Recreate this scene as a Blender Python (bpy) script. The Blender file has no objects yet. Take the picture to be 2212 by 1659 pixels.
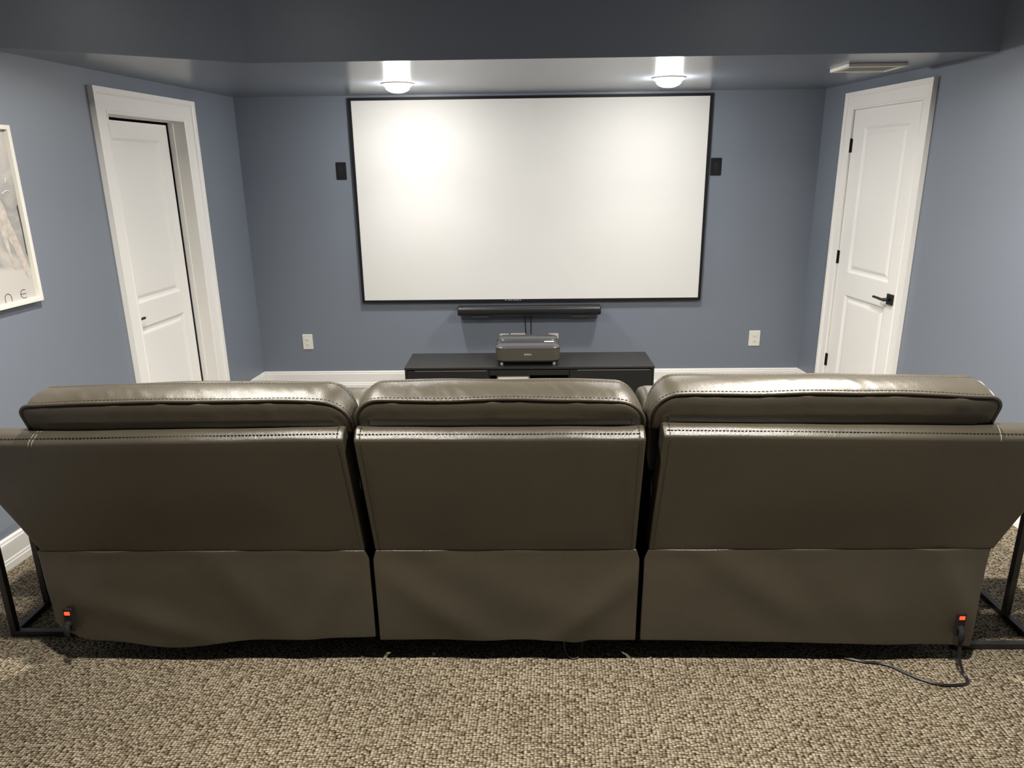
import bpy, bmesh, math, random
from mathutils import Vector, Matrix, noise
random.seed(7)
SC = bpy.context.scene
COL = SC.collection

# ------------------------------------------------------------------ room measures (metres; camera stands at x=0, y=0)
F_PX, PITCH, YAW, ROLL, EYE = 1561.1, 0.2912, -0.01965, -0.01266, 1.7465
D = 5.7534                      # back wall
ZS = 2.273                      # soffit
ZT = 2.66                       # raised tray ceiling
YR = -2.6                       # rear wall
SOF_Y = 3.985                   # front edge of the soffit
def xl(y): return -2.1712 - 0.0790 * (D - y)
def xr(y): return 2.2279 + 0.0920 * (D - y)

# ------------------------------------------------------------------ materials
def new_mat(name):
    m = bpy.data.materials.new(name); m.use_nodes = True
    return m, m.node_tree, m.node_tree.nodes['Principled BSDF']
def pmat(name, col, rough=0.5, metal=0.0, spec=0.5, bump=None, var=None, coat=0.0):
    m, nt, b = new_mat(name)
    b.inputs['Base Color'].default_value = (*col, 1); b.inputs['Roughness'].default_value = rough
    b.inputs['Metallic'].default_value = metal; b.inputs['Specular IOR Level'].default_value = spec
    if coat: b.inputs['Coat Weight'].default_value = coat; b.inputs['Coat Roughness'].default_value = 0.1
    tc = nt.nodes.new('ShaderNodeTexCoord')
    if var:
        n = nt.nodes.new('ShaderNodeTexNoise'); n.inputs['Scale'].default_value = var[0]; n.inputs['Detail'].default_value = 4
        r = nt.nodes.new('ShaderNodeMapRange'); r.inputs['To Min'].default_value = 1 - var[1]; r.inputs['To Max'].default_value = 1 + var[1]
        mx = nt.nodes.new('ShaderNodeVectorMath'); mx.operation = 'SCALE'; mx.inputs[0].default_value = col
        nt.links.new(tc.outputs['Object'], n.inputs['Vector']); nt.links.new(n.outputs['Fac'], r.inputs['Value'])
        nt.links.new(r.outputs['Result'], mx.inputs['Scale']); nt.links.new(mx.outputs['Vector'], b.inputs['Base Color'])
    if bump:
        n = nt.nodes.new('ShaderNodeTexNoise'); n.inputs['Scale'].default_value = bump[0]; n.inputs['Detail'].default_value = bump[3] if len(bump) > 3 else 3
        bp = nt.nodes.new('ShaderNodeBump'); bp.inputs['Strength'].default_value = bump[1]; bp.inputs['Distance'].default_value = bump[2]
        nt.links.new(tc.outputs['Object'], n.inputs['Vector']); nt.links.new(n.outputs['Fac'], bp.inputs['Height'])
        nt.links.new(bp.outputs['Normal'], b.inputs['Normal'])
    return m
def emat(name, col, strength):
    m, nt, b = new_mat(name)
    b.inputs['Base Color'].default_value = (*col, 1)
    b.inputs['Emission Color'].default_value = (*col, 1); b.inputs['Emission Strength'].default_value = strength
    return m

WALL = (0.194, 0.220, 0.268)
M = {}
M['wall'] = pmat('blue_grey_wall_paint', WALL, 0.42, spec=0.4, bump=(260, 0.06, 0.002))
M['soffit'] = pmat('blue_grey_satin_ceiling_paint', WALL, 0.28, spec=0.5, bump=(9, 0.035, 0.004, 6))
M['soffit'].node_tree.nodes['Principled BSDF'].inputs['IOR'].default_value = 2.05
M['white'] = pmat('white_trim_paint', (0.87, 0.855, 0.83), 0.38, spec=0.45)
M['door'] = pmat('white_door_paint', (0.88, 0.865, 0.84), 0.36, spec=0.45)
M['screen'] = pmat('matte_screen_fabric', (0.735, 0.728, 0.708), 0.9, spec=0.1)
M['black_satin'] = pmat('black_satin_metal', (0.012, 0.012, 0.013), 0.4)
M['black_matte'] = pmat('black_matte', (0.010, 0.010, 0.011), 0.75, spec=0.25)
M['bezel'] = pmat('black_velvet_bezel', (0.006, 0.006, 0.007), 0.6, spec=0.3)
M['soundbar'] = pmat('black_soundbar_plastic', (0.014, 0.014, 0.015), 0.36)
M['cabinet'] = pmat('black_brown_cabinet_laminate', (0.020, 0.020, 0.020), 0.42, spec=0.45, bump=(90, 0.05, 0.002))
M['cab_dark'] = pmat('dark_cabinet_front', (0.014, 0.014, 0.014), 0.5, spec=0.35)
M['proj_top'] = pmat('graphite_projector_plastic', (0.060, 0.060, 0.062), 0.28, spec=0.5)
M['proj_fabric'] = pmat('taupe_speaker_cloth', (0.078, 0.070, 0.057), 0.85, spec=0.2, bump=(900, 0.3, 0.002), var=(700, 0.25))
M['proj_glass'] = pmat('smoked_projector_window', (0.030, 0.030, 0.032), 0.12, coat=0.4)
M['grey_plastic'] = pmat('grey_plastic', (0.26, 0.26, 0.25), 0.45)
M['silver'] = pmat('silver_lettering', (0.72, 0.71, 0.68), 0.4)
M['dim_letter'] = pmat('dim_grey_lettering', (0.22, 0.22, 0.22), 0.5)
M['plate'] = pmat('white_wall_plate', (0.80, 0.78, 0.73), 0.35)
M['slot'] = pmat('dark_slot', (0.05, 0.045, 0.04), 0.6)
M['black_metal'] = pmat('dark_bronze_metal', (0.022, 0.020, 0.019), 0.38, metal=0.3, bump=(40, 0.05, 0.002))
M['table_top'] = pmat('dark_wood_table_top', (0.035, 0.028, 0.022), 0.4, var=(18, 0.3))
M['cord'] = pmat('black_rubber_cord', (0.010, 0.010, 0.010), 0.3, spec=0.5)
M['stitch'] = pmat('dark_thread', (0.016, 0.013, 0.010), 0.8)
M['stitch_and_glint'] = pmat('pale_thread_and_glint', (0.26, 0.235, 0.185), 0.6)  # seam thread, and the painted highlight on the end welt
M['frame_gap_shade'] = pmat('black_under_frame_and_gap_shade', (0.006, 0.006, 0.006), 0.95, spec=0.05)  # black for the under-frame and for shade painted into the seat gaps
M['frame_white'] = pmat('white_picture_frame', (0.80, 0.78, 0.72), 0.4)
M['lint'] = pmat('pale_lint', (0.42, 0.39, 0.34), 0.9)
M['vent'] = pmat('white_vent_metal', (0.78, 0.755, 0.70), 0.4)
M['glow'] = emat('warm_white_lamp_lens', (1.0, 0.98, 0.935), 196.0)
M['glow_tray'] = emat('warm_white_tray_lens', (1.0, 0.955, 0.87), 30.0)
M['lamp_trim'] = pmat('white_lamp_trim', (0.8, 0.78, 0.74), 0.4)
M['switch_glow'] = emat('lit_orange_rocker_switch', (1.0, 0.045, 0.012), 1.7)

def leather(name, col):
    m, nt, b = new_mat(name)
    b.inputs['Roughness'].default_value = 0.34; b.inputs['Specular IOR Level'].default_value = 0.62
    tc = nt.nodes.new('ShaderNodeTexCoord')
    n1 = nt.nodes.new('ShaderNodeTexNoise'); n1.inputs['Scale'].default_value = 3.0; n1.inputs['Detail'].default_value = 5
    rp = nt.nodes.new('ShaderNodeValToRGB')
    rp.color_ramp.elements[0].position = 0.3; rp.color_ramp.elements[0].color = (*[c * 0.85 for c in col], 1)
    rp.color_ramp.elements[1].position = 0.7; rp.color_ramp.elements[1].color = (*[c * 1.12 for c in col], 1)
    v = nt.nodes.new('ShaderNodeTexVoronoi'); v.inputs['Scale'].default_value = 420; v.feature = 'F1'
    n2 = nt.nodes.new('ShaderNodeTexNoise'); n2.inputs['Scale'].default_value = 26; n2.inputs['Detail'].default_value = 6
    n2.inputs['Distortion'].default_value = 0.6
    b1 = nt.nodes.new('ShaderNodeBump'); b1.inputs['Strength'].default_value = 0.24; b1.inputs['Distance'].default_value = 0.0018
    b2 = nt.nodes.new('ShaderNodeBump'); b2.inputs['Strength'].default_value = 0.15; b2.inputs['Distance'].default_value = 0.006
    rr = nt.nodes.new('ShaderNodeMapRange'); rr.inputs['To Min'].default_value = 0.29; rr.inputs['To Max'].default_value = 0.40
    L = nt.links.new
    for n in (n1, v, n2): L(tc.outputs['Object'], n.inputs['Vector'])
    L(n1.outputs['Fac'], rp.inputs['Fac']); L(rp.outputs['Color'], b.inputs['Base Color'])
    L(n1.outputs['Fac'], rr.inputs['Value']); L(rr.outputs['Result'], b.inputs['Roughness'])
    L(v.outputs['Distance'], b1.inputs['Height']); L(n2.outputs['Fac'], b2.inputs['Height'])
    L(b1.outputs['Normal'], b2.inputs['Normal']); L(b2.outputs['Normal'], b.inputs['Normal'])
    return m
M['leather'] = leather('taupe_grey_leather', (0.0455, 0.0388, 0.0272))
M['piping'] = leather('taupe_leather_piping', (0.050, 0.0425, 0.030))

def carpet():
    m, nt, b = new_mat('taupe_berber_carpet')
    b.inputs['Roughness'].default_value = 0.95; b.inputs['Specular IOR Level'].default_value = 0.08
    L = nt.links.new; N = nt.nodes.new
    tc = N('ShaderNodeTexCoord')
    mp = N('ShaderNodeMapping'); mp.inputs['Rotation'].default_value = (0, 0, math.radians(2)); mp.inputs['Scale'].default_value = (90, 122, 1)
    L(tc.outputs['Object'], mp.inputs['Vector'])
    v = N('ShaderNodeTexVoronoi'); v.voronoi_dimensions = '2D'; v.inputs['Scale'].default_value = 1.0; v.inputs['Randomness'].default_value = 0.52
    L(mp.outputs['Vector'], v.inputs['Vector'])
    big = N('ShaderNodeTexNoise'); big.inputs['Scale'].default_value = 2.2; big.inputs['Detail'].default_value = 3
    fine = N('ShaderNodeTexNoise'); fine.inputs['Scale'].default_value = 420; fine.inputs['Detail'].default_value = 2
    L(tc.outputs['Object'], big.inputs['Vector']); L(tc.outputs['Object'], fine.inputs['Vector'])
    sep = N('ShaderNodeSeparateColor'); L(v.outputs['Color'], sep.inputs['Color'])
    # each loop of yarn takes one of a few tones
    yarn = N('ShaderNodeValToRGB'); cr = yarn.color_ramp
    cr.elements[0].position = 0.0; cr.elements[0].color = (0.19, 0.150, 0.100, 1)
    cr.elements[1].position = 1.0; cr.elements[1].color = (0.58, 0.50, 0.375, 1)
    e = cr.elements.new(0.3); e.color = (0.33, 0.275, 0.195, 1)
    e = cr.elements.new(0.65); e.color = (0.44, 0.372, 0.270, 1)
    L(sep.outputs['Red'], yarn.inputs['Fac'])
    # gaps between the loops, their shade painted into the colour
    gap_shade = N('ShaderNodeValToRGB'); g = gap_shade.color_ramp
    g.elements[0].position = 0.20; g.elements[0].color = (1, 1, 1, 1)
    g.elements[1].position = 0.68; g.elements[1].color = (0.075, 0.058, 0.038, 1)
    L(v.outputs['Distance'], gap_shade.inputs['Fac'])
    mul = N('ShaderNodeMix'); mul.data_type = 'RGBA'; mul.blend_type = 'MULTIPLY'; mul.inputs['Factor'].default_value = 1.0
    L(yarn.outputs['Color'], mul.inputs['A']); L(gap_shade.outputs['Color'], mul.inputs['B'])
    mr = N('ShaderNodeMapRange'); mr.inputs['From Min'].default_value = 0.3; mr.inputs['From Max'].default_value = 0.7
    mr.inputs['To Min'].default_value = 0.88; mr.inputs['To Max'].default_value = 1.12
    L(big.outputs['Fac'], mr.inputs['Value'])
    sc = N('ShaderNodeVectorMath'); sc.operation = 'SCALE'
    L(mul.outputs['Result'], sc.inputs[0]); L(mr.outputs['Result'], sc.inputs['Scale'])
    L(sc.outputs['Vector'], b.inputs['Base Color'])
    inv = N('ShaderNodeMath'); inv.operation = 'SUBTRACT'; inv.inputs[0].default_value = 1.0
    L(v.outputs['Distance'], inv.inputs[1])
    ad = N('ShaderNodeMath'); ad.operation = 'ADD'; L(inv.outputs[0], ad.inputs[0])
    fs = N('ShaderNodeMath'); fs.operation = 'MULTIPLY'; fs.inputs[1].default_value = 0.5; L(fine.outputs['Fac'], fs.inputs[0]); L(fs.outputs[0], ad.inputs[1])
    bp = N('ShaderNodeBump'); bp.inputs['Strength'].default_value = 1.0; bp.inputs['Distance'].default_value = 0.009
    L(ad.outputs[0], bp.inputs['Height']); L(bp.outputs['Normal'], b.inputs['Normal'])
    return m
M['carpet'] = carpet()

def poster():
    m, nt, b = new_mat('grey_desert_art_print')
    b.inputs['Roughness'].default_value = 0.22
    L = nt.links.new; N = nt.nodes.new
    tc = N('ShaderNodeTexCoord'); sp = N('ShaderNodeSeparateXYZ'); L(tc.outputs['Object'], sp.inputs[0])
    n = N('ShaderNodeTexNoise'); n.inputs['Scale'].default_value = 5; n.inputs['Detail'].default_value = 7; n.inputs['Distortion'].default_value = 1.2
    L(tc.outputs['Object'], n.inputs['Vector'])
    rp = N('ShaderNodeValToRGB'); cr = rp.color_ramp
    cr.elements[0].position = 0.33; cr.elements[0].color = (0.24, 0.24, 0.235, 1)
    cr.elements[1].position = 0.66; cr.elements[1].color = (0.50, 0.475, 0.45, 1)
    e = cr.elements.new(0.5); e.color = (0.34, 0.335, 0.325, 1)
    L(n.outputs['Fac'], rp.inputs['Fac'])
    # pale dune field below, pale sky at the top
    w = N('ShaderNodeTexNoise'); w.inputs['Scale'].default_value = 2.2; w.inputs['Detail'].default_value = 2
    L(tc.outputs['Object'], w.inputs['Vector'])
    a = N('ShaderNodeMath'); a.operation = 'MULTIPLY_ADD'; a.inputs[1].default_value = 0.10; L(w.outputs['Fac'], a.inputs[0]); L(sp.outputs['Z'], a.inputs[2])
    mr = N('ShaderNodeMapRange'); mr.inputs['From Min'].default_value = 0.215; mr.inputs['From Max'].default_value = 0.235
    mr.inputs['To Min'].default_value = 1; mr.inputs['To Max'].default_value = 0; L(a.outputs[0], mr.inputs['Value'])
    mt = N('ShaderNodeMapRange'); mt.inputs['From Min'].default_value = 0.52; mt.inputs['From Max'].default_value = 0.75; L(a.outputs[0], mt.inputs['Value'])
    mx = N('ShaderNodeMath'); mx.operation = 'MAXIMUM'; L(mr.outputs[0], mx.inputs[0]); L(mt.outputs[0], mx.inputs[1])
    mix = N('ShaderNodeMix'); mix.data_type = 'RGBA'; L(mx.outputs[0], mix.inputs['Factor'])
    L(rp.outputs['Color'], mix.inputs['A']); mix.inputs['B'].default_value = (0.56, 0.535, 0.51, 1)
    L(mix.outputs['Result'], b.inputs['Base Color'])
    return m
M['poster'] = poster()
M['art_bronze'] = pmat('pale_rock_print', (0.52, 0.47, 0.42), 0.35, var=(45, 0.45))
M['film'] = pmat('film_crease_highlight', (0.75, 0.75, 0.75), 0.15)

# ------------------------------------------------------------------ helpers
def link(name, me, mat, parent=None, smooth=False):
    o = bpy.data.objects.new(name, me); COL.objects.link(o)
    if mat is not None: me.materials.append(M[mat] if isinstance(mat, str) else mat)
    if parent is not None: o.parent = parent
    if smooth:
        for p in me.polygons: p.use_smooth = True
    return o
def from_bm(name, bm, mat, parent=None, smooth=False, loc=None):
    """links a bmesh as one object; loc = world point that becomes the object's origin"""
    bmesh.ops.recalc_face_normals(bm, faces=bm.faces)
    base = Vector((0, 0, 0))
    p = parent
    while p is not None: base += p.location; p = p.parent
    off = Vector(loc) if loc is not None else base
    bmesh.ops.translate(bm, verts=bm.verts, vec=-off)
    me = bpy.data.meshes.new(name); bm.to_mesh(me); bm.free()
    o = link(name, me, mat, parent, smooth)
    o.location = off - base
    return o
def bevel(o, w, seg=2, ang=35):
    md = o.modifiers.new('bevel', 'BEVEL'); md.width = w; md.segments = seg; md.limit_method = 'ANGLE'; md.angle_limit = math.radians(ang)
    md.harden_normals = False
    for p in o.data.polygons: p.use_smooth = True
    w2 = o.modifiers.new('wn', 'WEIGHTED_NORMAL'); w2.keep_sharp = False
    return o
def empty(name, loc, label=None, cat=None, group=None, kind=None):
    o = bpy.data.objects.new(name, None); COL.objects.link(o); o.location = loc; o.empty_display_size = 0.1
    tag(o, label, cat, group, kind); return o
def tag(o, label=None, cat=None, group=None, kind=None):
    if label: o['label'] = label
    if cat: o['category'] = cat
    if group: o['group'] = group
    if kind: o['kind'] = kind
    return o
ID = lambda a, b, c: Vector((a, b, c))
def LW(s, n, z):     # a point s along the left wall (its y), n out of the wall into the room
    return Vector((xl(s), s, z)) + n * Vector((0.9969, 0.0785, 0)).normalized() * 1.0
def RW(s, n, z):
    return Vector((xr(s), s, z)) + n * Vector((-0.9958, -0.0916, 0)).normalized()
def BW(s, n, z):     # on the back wall: s = x, n out of the wall
    return Vector((s, D - n, z))
def box(bm, a, b, fn=ID):
    (x0, y0, z0), (x1, y1, z1) = a, b
    v = [bm.verts.new(fn(x, y, z)) for x in (x0, x1) for y in (y0, y1) for z in (z0, z1)]
    for q in ((0, 1, 3, 2), (4, 6, 7, 5), (0, 4, 5, 1), (2, 3, 7, 6), (0, 2, 6, 4), (1, 5, 7, 3)):
        bm.faces.new([v[i] for i in q])
def boxes(name, lst, mat, parent=None, fn=ID, bev=0, loc=None):
    bm = bmesh.new()
    for a, b in lst: box(bm, a, b, fn)
    o = from_bm(name, bm, mat, parent, loc=loc)
    if bev: bevel(o, bev)
    return o
def loft(bm, loops, closed=True, cap0=True, cap1=True):
    vs = [[bm.verts.new(p) for p in l] for l in loops]
    n = len(vs[0])
    for a, b in zip(vs, vs[1:]):
        for i in range(n if closed else n - 1):
            j = (i + 1) % n
            bm.faces.new((a[i], a[j], b[j], b[i]))
    if cap0: bm.faces.new(vs[0][::-1])
    if cap1: bm.faces.new(vs[-1])
    return vs
def tube(bm, pts, r, seg=8, cap=True):
    pts = [Vector(p) for p in pts]; loops = []
    up = Vector((0, 0, 1)); prev = None
    for i, p in enumerate(pts):
        t = (pts[min(i + 1, len(pts) - 1)] - pts[max(i - 1, 0)]).normalized()
        if prev is None:
            a = t.cross(up)
            if a.length < 1e-3: a = t.cross(Vector((1, 0, 0)))
            a.normalize()
        else:
            a = (prev - t * prev.dot(t)).normalized()
        prev = a; b = t.cross(a)
        rr = r[i] if isinstance(r, (list, tuple)) else r
        loops.append([p + rr * (math.cos(k * 2 * math.pi / seg) * a + math.sin(k * 2 * math.pi / seg) * b) for k in range(seg)])
    loft(bm, loops, True, cap, cap)
def smooth_path(ctrl, n=12):
    c = [Vector(p) for p in ctrl]; out = []
    for i in range(len(c) - 1):
        p0, p1, p2, p3 = c[max(i - 1, 0)], c[i], c[i + 1], c[min(i + 2, len(c) - 1)]
        for k in range(n):
            t = k / n
            out.append(0.5 * ((2 * p1) + (-p0 + p2) * t + (2 * p0 - 5 * p1 + 4 * p2 - p3) * t * t + (-p0 + 3 * p1 - 3 * p2 + p3) * t ** 3))
    out.append(c[-1]); return out
def lathe(bm, prof, centre, seg=40, cap_end=True):
    loops = [[Vector(centre) + Vector((r * math.cos(2 * math.pi * k / seg), r * math.sin(2 * math.pi * k / seg), z)) for k in range(seg)] for r, z in prof]
    loft(bm, loops, True, True, cap_end)
def rrect4(x0, x1, z0, z1, rb, rl, rt_, n=8):
    out = []
    for cx, cz, a0, r in ((x1 - rb, z0 + rb, -90, rb), (x1 - rt_, z1 - rt_, 0, rt_), (x0 + rl, z1 - rl, 90, rl), (x0 + rb, z0 + rb, 180, rb)):
        for k in range(n + 1):
            a = math.radians(a0 + 90 * k / n); out.append((cx + r * math.cos(a), cz + r * math.sin(a)))
    return out
def rrect(x0, x1, z0, z1, r, n=6):
    out = []
    for cx, cz, a0 in ((x1 - r, z0 + r, -90), (x1 - r, z1 - r, 0), (x0 + r, z1 - r, 90), (x0 + r, z0 + r, 180)):
        for k in range(n + 1):
            a = math.radians(a0 + 90 * k / n); out.append((cx + r * math.cos(a), cz + r * math.sin(a)))
    return out
def text_mesh(name, body, size, mat, parent, m4, extrude=0.0005):
    cu = bpy.data.curves.new(name, 'FONT'); cu.body = body; cu.size = size; cu.extrude = extrude
    cu.align_x = 'CENTER'; cu.align_y = 'CENTER'
    t = bpy.data.objects.new(name, cu); COL.objects.link(t)
    bpy.context.view_layer.update()
    me = bpy.data.meshes.new_from_object(t.evaluated_get(bpy.context.evaluated_depsgraph_get()))
    bpy.data.objects.remove(t)
    base = Vector((0, 0, 0)); p = parent
    while p is not None: base += p.location; p = p.parent
    me.transform(m4); me.transform(Matrix.Translation(-m4.translation))
    me.materials.clear()
    o = link(name, me, mat, parent); o.location = m4.translation - base
    return o

# ------------------------------------------------------------------ setting: floor, walls, ceiling
bm = bmesh.new(); box(bm, (-3.2, YR - 0.2, -0.08), (3.4, D + 0.2, 0.0))
tag(from_bm('floor', bm, 'carpet'), 'taupe and beige looped berber carpet floor', 'floor', kind='structure')
boxes('wall_back', [((-3.2, D, -0.05), (3.4, D + 0.14, ZT + 0.1))], 'wall')
# left wall with its door opening, right wall with its own
LO0, LO1, LOZ = 4.185, 4.99, 2.062
RO0, RO1, ROZ = 4.548, 5.322, 2.100
T = 0.095
JT = .0175
boxes('wall_left', [((YR, -T, -0.05), (LO0 - JT, 0, ZT + 0.1)), ((LO1 + JT, -T, -0.05), (D, 0, ZT + 0.1)), ((LO0 - JT, -T, LOZ + JT), (LO1 + JT, 0, ZT + 0.1))], 'wall', fn=LW)
boxes('wall_right', [((YR, -T, -0.05), (RO0 - JT, 0, ZT + 0.1)), ((RO1 + JT, -T, -0.05), (D, 0, ZT + 0.1)), ((RO0 - JT, -T, ROZ + JT), (RO1 + JT, 0, ZT + 0.1))], 'wall', fn=RW)
boxes('wall_rear', [((-3.2, YR - 0.14, -0.05), (3.4, YR, ZT + 0.1))], 'wall')
for n, l in (('wall_back', 'blue-grey back wall behind the projector screen'), ('wall_left', 'blue-grey wall on the left with a door'),
             ('wall_right', 'blue-grey wall on the right with a door'), ('wall_rear', 'blue-grey wall behind the viewer')):
    tag(bpy.data.objects[n], l, 'wall', kind='structure')
# dropped soffit over the screen end; its front edge turns diagonally at the left
ZC = ZT + 0.12
bm = bmesh.new()
plan = [(-3.0, D + 0.1), (-3.0, 2.918), (-2.28, 3.400), (-1.40, SOF_Y), (3.3, SOF_Y), (3.3, D + 0.1)]
lo = [bm.verts.new((x, y, ZS)) for x, y in plan]; hi = [bm.verts.new((x, y, ZC)) for x, y in plan]
bm.faces.new(lo); bm.faces.new(hi[::-1])
for i in range(len(plan)):
    j = (i + 1) % len(plan); bm.faces.new((lo[i], lo[j], hi[j], hi[i]))
so = from_bm('ceiling', bm, 'soffit'); so.data.materials.append(M['wall'])
for p in so.data.polygons:
    if abs(p.normal.z) < .5: p.material_index = 1
tag(so, 'satin blue-grey dropped soffit ceiling over the screen end', 'ceiling', kind='structure')
# raised tray ceiling over the seating and the narrow drop along the right wall
boxes('ceiling_tray', [((-3.2, YR - 0.2, ZT), (3.4, SOF_Y + 0.05, ZC))], 'wall')
tag(bpy.data.objects['ceiling_tray'], 'dark blue-grey raised ceiling above the seating', 'ceiling', kind='structure')
bm = bmesh.new(); box(bm, (YR, 0.0, ZS), (SOF_Y + 0.02, 0.006, ZT + 0.02), RW)
tag(from_bm('trim_1', bm, 'wall'), 'blue-grey boxed drop along the top of the right wall', 'trim', kind='structure')

# baseboards: plinth, field and cap in one profile
def baseboard(name, fn, runs, label):
    prof = [(0, 0), (0.019, 0), (0.019, 0.030), (0.016, 0.036), (0.016, 0.044), (0.0125, 0.050), (0.0125, 0.122), (0.010, 0.128), (0.010, 0.138), (0.006, 0.145), (0, 0.145)]
    bm = bmesh.new()
    for s0, s1 in runs:
        loft(bm, [[fn(s, n, z) for n, z in prof] for s in (s0, s1)])
    return tag(from_bm(name, bm, 'white'), label, 'baseboard', kind='structure')
baseboard('baseboard_back', BW, [(xl(D), xr(D))], 'white baseboard along the back wall')
baseboard('baseboard_left', LW, [(YR, 4.066), (5.112, D - 0.02)], 'white baseboard along the left wall')
baseboard('baseboard_right', RW, [(YR, 4.448), (5.405, D - 0.02)], 'white baseboard along the right wall')

# ------------------------------------------------------------------ doors
def panel_face(bm, fn, s0, s1, z0, z1, n, panels, back):
    """door leaf with moulded sunk panels"""
    ss = sorted({s0, s1, *[p[0] for p in panels], *[p[1] for p in panels]})
    zs = sorted({z0, z1, *[p[2] for p in panels], *[p[3] for p in panels]})
    ring = [(0, 0), (0.004, -0.0015), (0.016, -0.009), (0.030, -0.011), (0.048, -0.0045), (0.055, -0.0035)]
    for i in range(len(ss) - 1):
        for j in range(len(zs) - 1):
            c = ((ss[i] + ss[i + 1]) / 2, (zs[j] + zs[j + 1]) / 2)
            if any(p[0] < c[0] < p[1] and p[2] < c[1] < p[3] for p in panels): continue
            bm.faces.new([bm.verts.new(fn(s, n, z)) for s, z in ((ss[i], zs[j]), (ss[i + 1], zs[j]), (ss[i + 1], zs[j + 1]), (ss[i], zs[j + 1]))])
    for a0, a1, b0, b1 in panels:
        loops = [[fn(s, n + h, z) for s, z in ((a0 + i, b0 + i), (a1 - i, b0 + i), (a1 - i, b1 - i), (a0 + i, b1 - i))] for i, h in ring]
        loft(bm, loops, True, False, True)
    for (pa, pb) in (((s0, z0), (s1, z0)), ((s1, z0), (s1, z1)), ((s1, z1), (s0, z1)), ((s0, z1), (s0, z0))):
        bm.faces.new([bm.verts.new(p) for p in (fn(pa[0], n, pa[1]), fn(pb[0], n, pb[1]), fn(pb[0], back, pb[1]), fn(pa[0], back, pa[1]))])
    bm.faces.new([bm.verts.new(fn(s, back, z)) for s, z in ((s0, z0), (s0, z1), (s1, z1), (s1, z0))])
    bmesh.ops.remove_doubles(bm, verts=bm.verts, dist=0.0001)
def casing(parent, fn, o0, o1, oz, c0, c1, ct):
    """c0..c1, ct = outer edges; o0..o1, oz = opening"""
    prof = [(0, 0), (0, .012), (.05, .016), (.11, .016), (.14, .0125), (.66, .0165), (.71, .0165), (.75, .024), (.80, .028), (1, .030), (1, 0)]
    a0, a1, az = o0 + .006, o1 - .006, oz - .006
    wl, wr, wt = a0 - c0, c1 - a1, ct - az
    bm = bmesh.new()
    loft(bm, [[fn(a0 - f * wl, t, 0) for f, t in prof], [fn(a0 - f * wl, t, az + f * wt) for f, t in prof],
              [fn(a1 + f * wr, t, az + f * wt) for f, t in prof], [fn(a1 + f * wr, t, 0) for f, t in prof]])
    from_bm('casing', bm, 'white', parent)
    th = T
    boxes('jamb', [((o0 - .018, -th, 0), (o0, .0015, oz + .018)), ((o1, -th, 0), (o1 + .018, .0015, oz + .018)), ((o0 - .018, -th, oz), (o1 + .018, .0015, oz + .018))], 'white', parent, fn)
def lever(parent, fn, s, z, n, direction, length):
    r = boxes('handle_rose', [((s - .034, n, z - .034), (s + .034, n + .009, z + .034))], 'black_satin', parent, fn, bev=.002)
    bm = bmesh.new()
    tube(bm, [fn(s, n + .008, z), fn(s, n + .052, z)], .011, 14)
    tube(bm, smooth_path([fn(s - direction * .008, n + .050, z), fn(s + direction * .03, n + .052, z), fn(s + direction * length * .55, n + .049, z + .001), fn(s + direction * length, n + .046, z + .001)], 6), [.0085] * 12 + [.0080] * 7, 10)
    from_bm('handle_lever', bm, 'black_satin', parent, smooth=True)
# left door: leaf set deep in its jamb, standing a crack open
dl = tag(empty('door_1', LW(4.59, 0, 0)), 'white two-panel door set back in the left wall, standing slightly ajar', 'door', kind='structure')
casing(dl, LW, LO0, LO1, LOZ, 4.064, 5.110, 2.190)
boxes('door_stop', [((LO1 - .011, -.095, 0), (LO1, -.064, LOZ)), ((LO0, -.095, LOZ - .011), (LO1 - .011, -.064, LOZ)), ((LO0, -.095, 0), (LO0 + .011, -.064, LOZ - .011))], 'white', dl, LW)
bm = bmesh.new()
panel_face(bm, LW, LO0 - .02, LO1 - .030, .012, LOZ - .026, -.097, [(4.315, 4.862, 0.968, 1.940), (4.315, 4.862, 0.210, 0.824)], -.132)
slab = from_bm('door_leaf', bm, 'door', dl)
lever(slab, LW, 4.235, 0.888, -.097, 1, .100)
# right door: closed, flush with the jamb, three black hinges on the far side
dr = tag(empty('door_2', RW(4.93, 0, 0)), 'white two-panel door with black hinges and lever, closed, in the right wall', 'door', kind='structure')
casing(dr, RW, RO0, RO1, ROZ, 4.446, 5.408, 2.208)
bm = bmesh.new()
panel_face(bm, RW, RO0 + .004, RO1 - .006, .012, ROZ - .006, -.004, [(4.672, 5.172, 1.005, 1.978), (4.672, 5.172, 0.215, 0.848)], -.039)
slab2 = from_bm('door_leaf', bm, 'door', dr)
lever(slab2, RW, 4.618, 0.908, -.004, 1, .120)
for zc in (1.862, 1.098, 0.332):
    bm = bmesh.new()
    tube(bm, [RW(RO1 - .001, .005, zc - .046), RW(RO1 - .001, .005, zc + .046)], .0075, 12)
    box(bm, (RO1 - .020, -.004, zc - .045), (RO1 - .002, -.0005, zc + .045), RW)
    box(bm, (RO1, -.002, zc - .045), (RO1 + .008, .0025, zc + .045), RW)
    tube(bm, [RW(RO1 - .001, .005, zc + .046), RW(RO1 - .001, .005, zc + .052)], [.0075, .003], 12)
    from_bm('hinge', bm, 'black_satin', slab2)

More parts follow.
